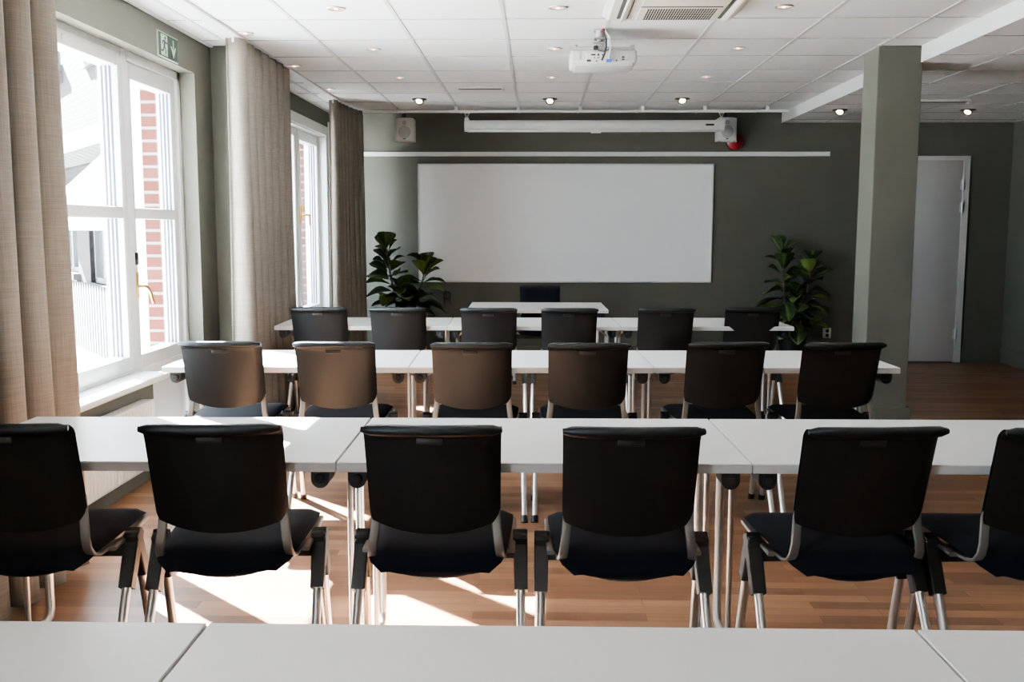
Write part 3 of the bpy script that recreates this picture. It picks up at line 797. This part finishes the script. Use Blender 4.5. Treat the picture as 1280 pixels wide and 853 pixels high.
# radiator under the window
rd = thing('radiator', 'white panel radiator on the wall under the window sill', 'radiator', (XW+.002, 4.50, .09))
b = MB()
b.grid(lambda s, t: Vector((.060+.006*math.cos(2*PI*s*34), -.63+1.26*s, .012+.336*t)), 34*8, 1)
b.box(.03, .058, -.64, .64, 0, .36, .004)
b.build('radiator_panel', M['white_frame'], rd, 60)
MB().box(.0, .066, -.64, .64, .35, .365, .003).box(.02,.066,.64,.647,0,.362,.002).build('top_grille', M['white_frame'], rd)
MB().box(.0, .04, -.45, -.42, .1, .30).box(.0, .04, .42, .45, .1, .30).build('wall_bracket', M['white_frame'], rd)
# white cable duct in the corner
dt = MB().box(XW, XW+.055, 9.99, 10.12, .0, 2.45, .003, 1)
tag(dt.build('cable_duct', M['ext_white'], None), 'white vertical cable duct in the corner beside the third curtain', 'cable duct')

# ------------------------------------------------------------------ potted fiddle-leaf figs
def add_leaf(bm, lay, base, direction, size, roll, droop, rnd):
    d = Vector(direction).normalized()
    side = d.cross(Vector((0,0,1)));
    if side.length < .05: side = Vector((1,0,0))
    side.normalize(); up = side.cross(d).normalized()
    side = (Matrix.Rotation(roll, 3, d) @ side); up = (Matrix.Rotation(roll, 3, d) @ up)
    nl, nw = 9, 4; g = []
    for i in range(nl+1):
        t = i/nl
        w = size*.40*(math.sin(PI*min(1,(.08+.92*t))**1.35))**.75*(.55+.65*t) if 0 < t < 1 else size*.012
        if t > .97: w = size*.05
        row = []
        for j in range(-nw, nw+1):
            u = j/nw
            p = base + d*(size*t) - Vector((0,0,1))*(droop*size*t*t) + side*(u*w) + up*(abs(u)*w*.38 + .010*math.sin(9*t+3*u)*size*abs(u))
            v = bm.verts.new(p)
            ve = max(0, 1-abs(u)*4.5)
            if abs(u) > .2: ve = max(ve, .35*max(0, math.cos((t*7 - abs(u)*1.6)*2*PI))**6)
            v[lay] = ve*.8
            row.append(v)
        g.append(row)
    for a, b in zip(g, g[1:]):
        for i in range(len(a)-1): bm.faces.new((a[i], a[i+1], b[i+1], b[i]))
def fig(label, loc, stems, pot_r, pot_h, seed):
    rnd = random.Random(seed)
    r = thing('potted_fig', label, 'plant', loc, group='fiddle-leaf figs flanking the whiteboard')
    MB().lathe([(pot_r*.74,0),(pot_r,pot_h*.96),(pot_r*1.03,pot_h),(pot_r*.93,pot_h),(pot_r*.90,pot_h*.88),(0,pot_h*.88)], 32).build('pot', M['pot'], r, 40)
    MB().lathe([(0,pot_h*.885),(pot_r*.9,pot_h*.885),(pot_r*.6,pot_h*.91),(0,pot_h*.92)], 24).build('soil', M['soil'], r, 40)
    bm = bmesh.new(); lay = bm.verts.layers.float.new('vein'); tb = MB()
    for (bx, by, tx, ty, tz, n, s0) in stems:
        p0 = Vector((bx,by,pot_h*.89)); p1 = Vector((tx,ty,tz)); mid = (p0+p1)/2 + Vector((rnd.uniform(-.03,.03), rnd.uniform(-.03,.03), 0))
        path = []
        for k in range(9):
            t = k/8; path.append((1-t)**2*p0 + 2*t*(1-t)*mid + t*t*p1)
        tb.tube([tuple(p) for p in path], lambda i: .013-.0009*i, 9)
        for k in range(n):
            t = .12 + .88*k/(n-1)
            b = (1-t)**2*p0 + 2*t*(1-t)*mid + t*t*p1
            a = k*2.4 + rnd.uniform(-.35,.35) + seed
            el = -.15 + 1.15*t**2.2 + rnd.uniform(-.2,.25)
            d = Vector((math.cos(a)*math.cos(el), math.sin(a)*math.cos(el)*.8, math.sin(el)))
            s = s0*rnd.uniform(.8,1.15)*(1-.15*t)
            if b.y + d.y*s > .27: d.y = (.27-b.y)/s
            st = d.normalized()*.03
            tb.tube([tuple(b), tuple(b+st)], .003, 6)
            add_leaf(bm, lay, b+st*.9, d, s, rnd.uniform(-.5,.5), rnd.uniform(.10,.45), rnd)
    tb.build('stem', M['bark'], r, 50)
    me = bpy.data.meshes.new('foliage'); bm.to_mesh(me); bm.free(); me.materials.append(M['leaf'])
    for p in me.polygons: p.use_smooth = True
    o = bpy.data.objects.new('foliage', me); C.objects.link(o); o.parent = r
    md = o.modifiers.new('thickness', 'SOLIDIFY'); md.thickness = .0012
    return r
fig('potted fiddle-leaf fig left of the whiteboard, beside the corner curtain', (-1.34, 9.78, 0),
    [(-.06,0,-.19,-.02,1.16,30,.27), (.06,-.02,.20,-.02,1.00,27,.26), (0,.03,-.05,-.10,.76,20,.23)], .20, .50, 4)
fig('dark potted fiddle-leaf fig right of the whiteboard, near the column', (2.56, 9.80, 0),
    [(-.05,0,-.12,-.02,1.17,30,.26), (.05,0,.17,-.02,1.03,27,.25), (0,.03,.0,-.06,.76,20,.22)], .15, .33, 8)

# ------------------------------------------------------------------ outside
struct(MB().box(-30, -2.58, -12, 40, -.5, -.36).build('ground', M['paving']))
fc = thing('brick_house', 'pale brick house across the yard seen through the window', 'building', (-6.7, 14.0, 0), math.atan2(.8, -.6))
# local: +x along the facade away to the left, -y... the side facing the room is local +y
def fbox(b, x0, x1, z0, z1, y0=-.0, y1=.05): return b.box(x0, x1, y0, y1, z0, z1)
fb = MB()
def wall_holes(b, x0, x1, z0, z1, holes):
    xs_ = sorted({x0, x1, *[h[0] for h in holes], *[h[1] for h in holes]})
    for a, c in zip(xs_, xs_[1:]):
        hs = sorted([h for h in holes if h[0] <= a+1e-6 and h[1] >= c-1e-6], key=lambda h: h[2]); z = z0
        for h_ in hs:
            if h_[2] > z: b.box(a, c, -.25, 0, z, h_[2])
            z = h_[3]
        if z < z1: b.box(a, c, -.25, 0, z, z1)
holes = [(.55,1.65,3.75,5.4),(3.2,4.3,3.75,5.4),(-2.2,-1.1,3.75,5.4),(.0,1.35,.72,1.72),(-2.0,-.75,.62,1.75),(2.2,3.4,.72,1.72)]
wall_holes(fb, -4.9, 9, -.4, 6.2, holes)
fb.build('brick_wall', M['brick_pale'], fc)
for h_ in holes:
    x0, x1, z0, z1 = h_; b = MB(); t = .07
    b.box(x0, x0+t, -.14, -.06, z0, z1).box(x1-t, x1, -.14, -.06, z0, z1).box(x0, x1, -.14, -.06, z1-t, z1).box(x0, x1, -.14, -.06, z0, z0+t).box((x0+x1)/2-.035, (x0+x1)/2+.035, -.14, -.06, z0, z1)
    wf = b.build('window_frame', M['ext_trim'], fc)
    MB().box(x0+.02, x1-.02, -.11, -.10, z0+.02, z1-.02).build('window_pane', M['xp'], wf)
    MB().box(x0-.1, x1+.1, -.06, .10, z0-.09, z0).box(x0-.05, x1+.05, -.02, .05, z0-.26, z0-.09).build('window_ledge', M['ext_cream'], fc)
b = MB(); b.box(-4.9, 9, 0, .16, 2.58, 2.66); b.build('string_course', M['ext_trim'], fc)
b = MB()
for k in range(46): b.box(-4.9+.3*k, -4.9+.3*k+.28, .02, .34-.0, 2.28, 2.57, 0, rot=(.35,0,0))
b.build('roof_apron', M['decking'], fc)
# striped awning on the house front
aw = thing('awning', 'dark and white striped awning below the roof apron of the brick house', 'awning', (-6.7, 14.0, 0), math.atan2(.8, -.6))
b1, b2 = MB(), MB()
for k in range(12):
    bb = b1 if k % 2 else b2
    bb.box(.3+.11*k, .41+.11*k, .10, .75, 2.02, 2.05, 0, rot=(-.38,0,0))
b1.build('white_stripe', M['ext_trim'], aw); b2.build('dark_stripe', mat('awning_blue', (.02,.025,.06), .8), aw)
MB().tube([(.28,.70,1.90),(1.65,.70,1.90)], .025, 10).build('front_bar', M['ext_trim'], aw)
# white garden parasol
ps = thing('garden_parasol', 'large white garden parasol standing in the yard outside the window', 'parasol', (-4.10, 9.42, -.36))
b = MB(); t = bmesh.new(); n = 8
apex = t.verts.new((0,0,2.56)); ring_ = [t.verts.new((.88*math.cos(2*PI*k/n+.3), .88*math.sin(2*PI*k/n+.3), 1.72)) for k in range(n)]
for k in range(n): t.faces.new((apex, ring_[k], ring_[(k+1)%n]))
b.join(t); cn = b.build('canopy', M['awning'], ps); cn.modifiers.new('thickness', 'SOLIDIFY').thickness = .01
MB().tube([(0,0,.0),(0,0,2.58)], .03, 10).build('pole', M['ext_trim'], ps, 40)
MB().box(-.12,.12,-.12,.12,0,.06,.01).build('base', M['decking'], ps)
# picket fence
pf = thing('picket_fence', 'white picket fence in the yard outside the window', 'fence', (-4.64, 10.64, -.36), math.atan2(.8, -.6))
b = MB()
for k in range(44):
    x = -2.6+.14*k; b.prism([(x-.045,.04),(x+.045,.04),(x+.045,.98),(x,1.05),(x-.045,.98)], -.012, .012, Matrix.Rotation(PI/2, 4, 'X'))
b.build('pickets', M['ext_trim'], pf)
MB().box(-2.7,3.6,-.05,-.012,.25,.34).box(-2.7,3.6,-.05,-.012,.72,.81).build('rail', M['ext_trim'], pf)
# terrace steps with dark risers
stp = thing('terrace_steps', 'white terrace steps with dark treads outside the window', 'steps', (-4.55, 9.1, -.36), math.atan2(.8, -.6))
MB().box(-2.2,2.6,0,.9,0,.14).box(-2.2,2.6,-.2,.5,.14,.30).box(-2.2,2.6,-.38,.1,.30,.46).build('step_block', M['ext_trim'], stp)
MB().box(-2.2,2.6,.86,.91,.02,.11).box(-2.2,2.6,.46,.51,.16,.27).box(-2.2,2.6,.06,.11,.32,.43).build('riser', M['decking'], stp)

# ------------------------------------------------------------------ light, sky, camera
az = Vector((.735,-.68,0)).normalized(); el = math.radians(34.3)
sd = Vector((az.x*math.cos(el), az.y*math.cos(el), -math.sin(el)))
s = bpy.data.lights.new('sun', 'SUN'); s.energy = 140; s.angle = math.radians(.53); s.color = (1,.975,.93)
so_ = bpy.data.objects.new('sun', s); C.objects.link(so_); so_.rotation_euler = sd.to_track_quat('-Z','Y').to_euler(); so_.location = (-8,10,8)
wd = bpy.data.worlds.new('world'); bpy.context.scene.world = wd; wd.use_nodes = True
nt = wd.node_tree; bg = nt.nodes['Background']
sky = nt.nodes.new('ShaderNodeTexSky'); sky.sky_type = 'HOSEK_WILKIE'; sky.turbidity = 4.5; sky.ground_albedo = .5
sky.sun_direction = (-sd.x, -sd.y, -sd.z)
mx = nt.nodes.new('ShaderNodeMix'); mx.data_type = 'RGBA'; mx.inputs['Factor'].default_value = .6
mx.inputs[7].default_value = (.84,.93,1.0,1)
nt.links.new(sky.outputs[0], mx.inputs[6]); nt.links.new(mx.outputs[2], bg.inputs['Color'])
bg.inputs['Strength'].default_value = 16.0
def portal(y0, y1, z0, z1):
    l = bpy.data.lights.new('window_portal', 'AREA'); l.shape = 'RECTANGLE'; l.size = z1-z0; l.size_y = y1-y0
    l.cycles.is_portal = True
    o = bpy.data.objects.new('window_portal', l); C.objects.link(o); o.location = (XO-.02, (y0+y1)/2, (z0+z1)/2)
    o.rotation_euler = Vector((1,0,0)).to_track_quat('-Z','Y').to_euler()
    o.rotation_euler = Matrix(((0,0,-1),(0,1,0),(1,0,0))).to_euler()
portal(W1[0], D1[1], .56, 2.335); portal(*W2, *W2Z); portal(*W3, *W_FILL_Z)

cam = bpy.data.cameras.new('camera'); co = bpy.data.objects.new('camera', cam); C.objects.link(co)
cam.sensor_width = 36; cam.sensor_fit = 'HORIZONTAL'; cam.lens = 1212.785*36/1280; cam.clip_start = .02; cam.clip_end = 200
yaw, pitch, roll = -.027182, .11521, .001724
cy, sy, cp, sp = math.cos(yaw), math.sin(yaw), math.cos(pitch), math.sin(pitch)
fw = Vector((sy*cp, cy*cp, -sp)); rt = Vector((cy,-sy,0)); up = rt.cross(fw)
r2 = rt*math.cos(roll)+up*math.sin(roll); u2 = -rt*math.sin(roll)+up*math.cos(roll)
Mx = Matrix((r2, u2, -fw)).transposed().to_4x4(); Mx.translation = (0,0,1.375)
co.matrix_world = Mx
scn = bpy.context.scene; scn.camera = co
scn.view_settings.view_transform = 'AgX'
scn.view_settings.look = 'AgX - Medium High Contrast'
scn.view_settings.exposure = 1.78
try:
    scn.view_settings.use_white_balance = True; scn.view_settings.white_balance_temperature = 6000
except Exception: pass
scn.cycles.use_denoising = True
scn.cycles.max_bounces = 10; scn.cycles.diffuse_bounces = 6; scn.cycles.transparent_max_bounces = 16
scn.cycles.sample_clamp_indirect = 8
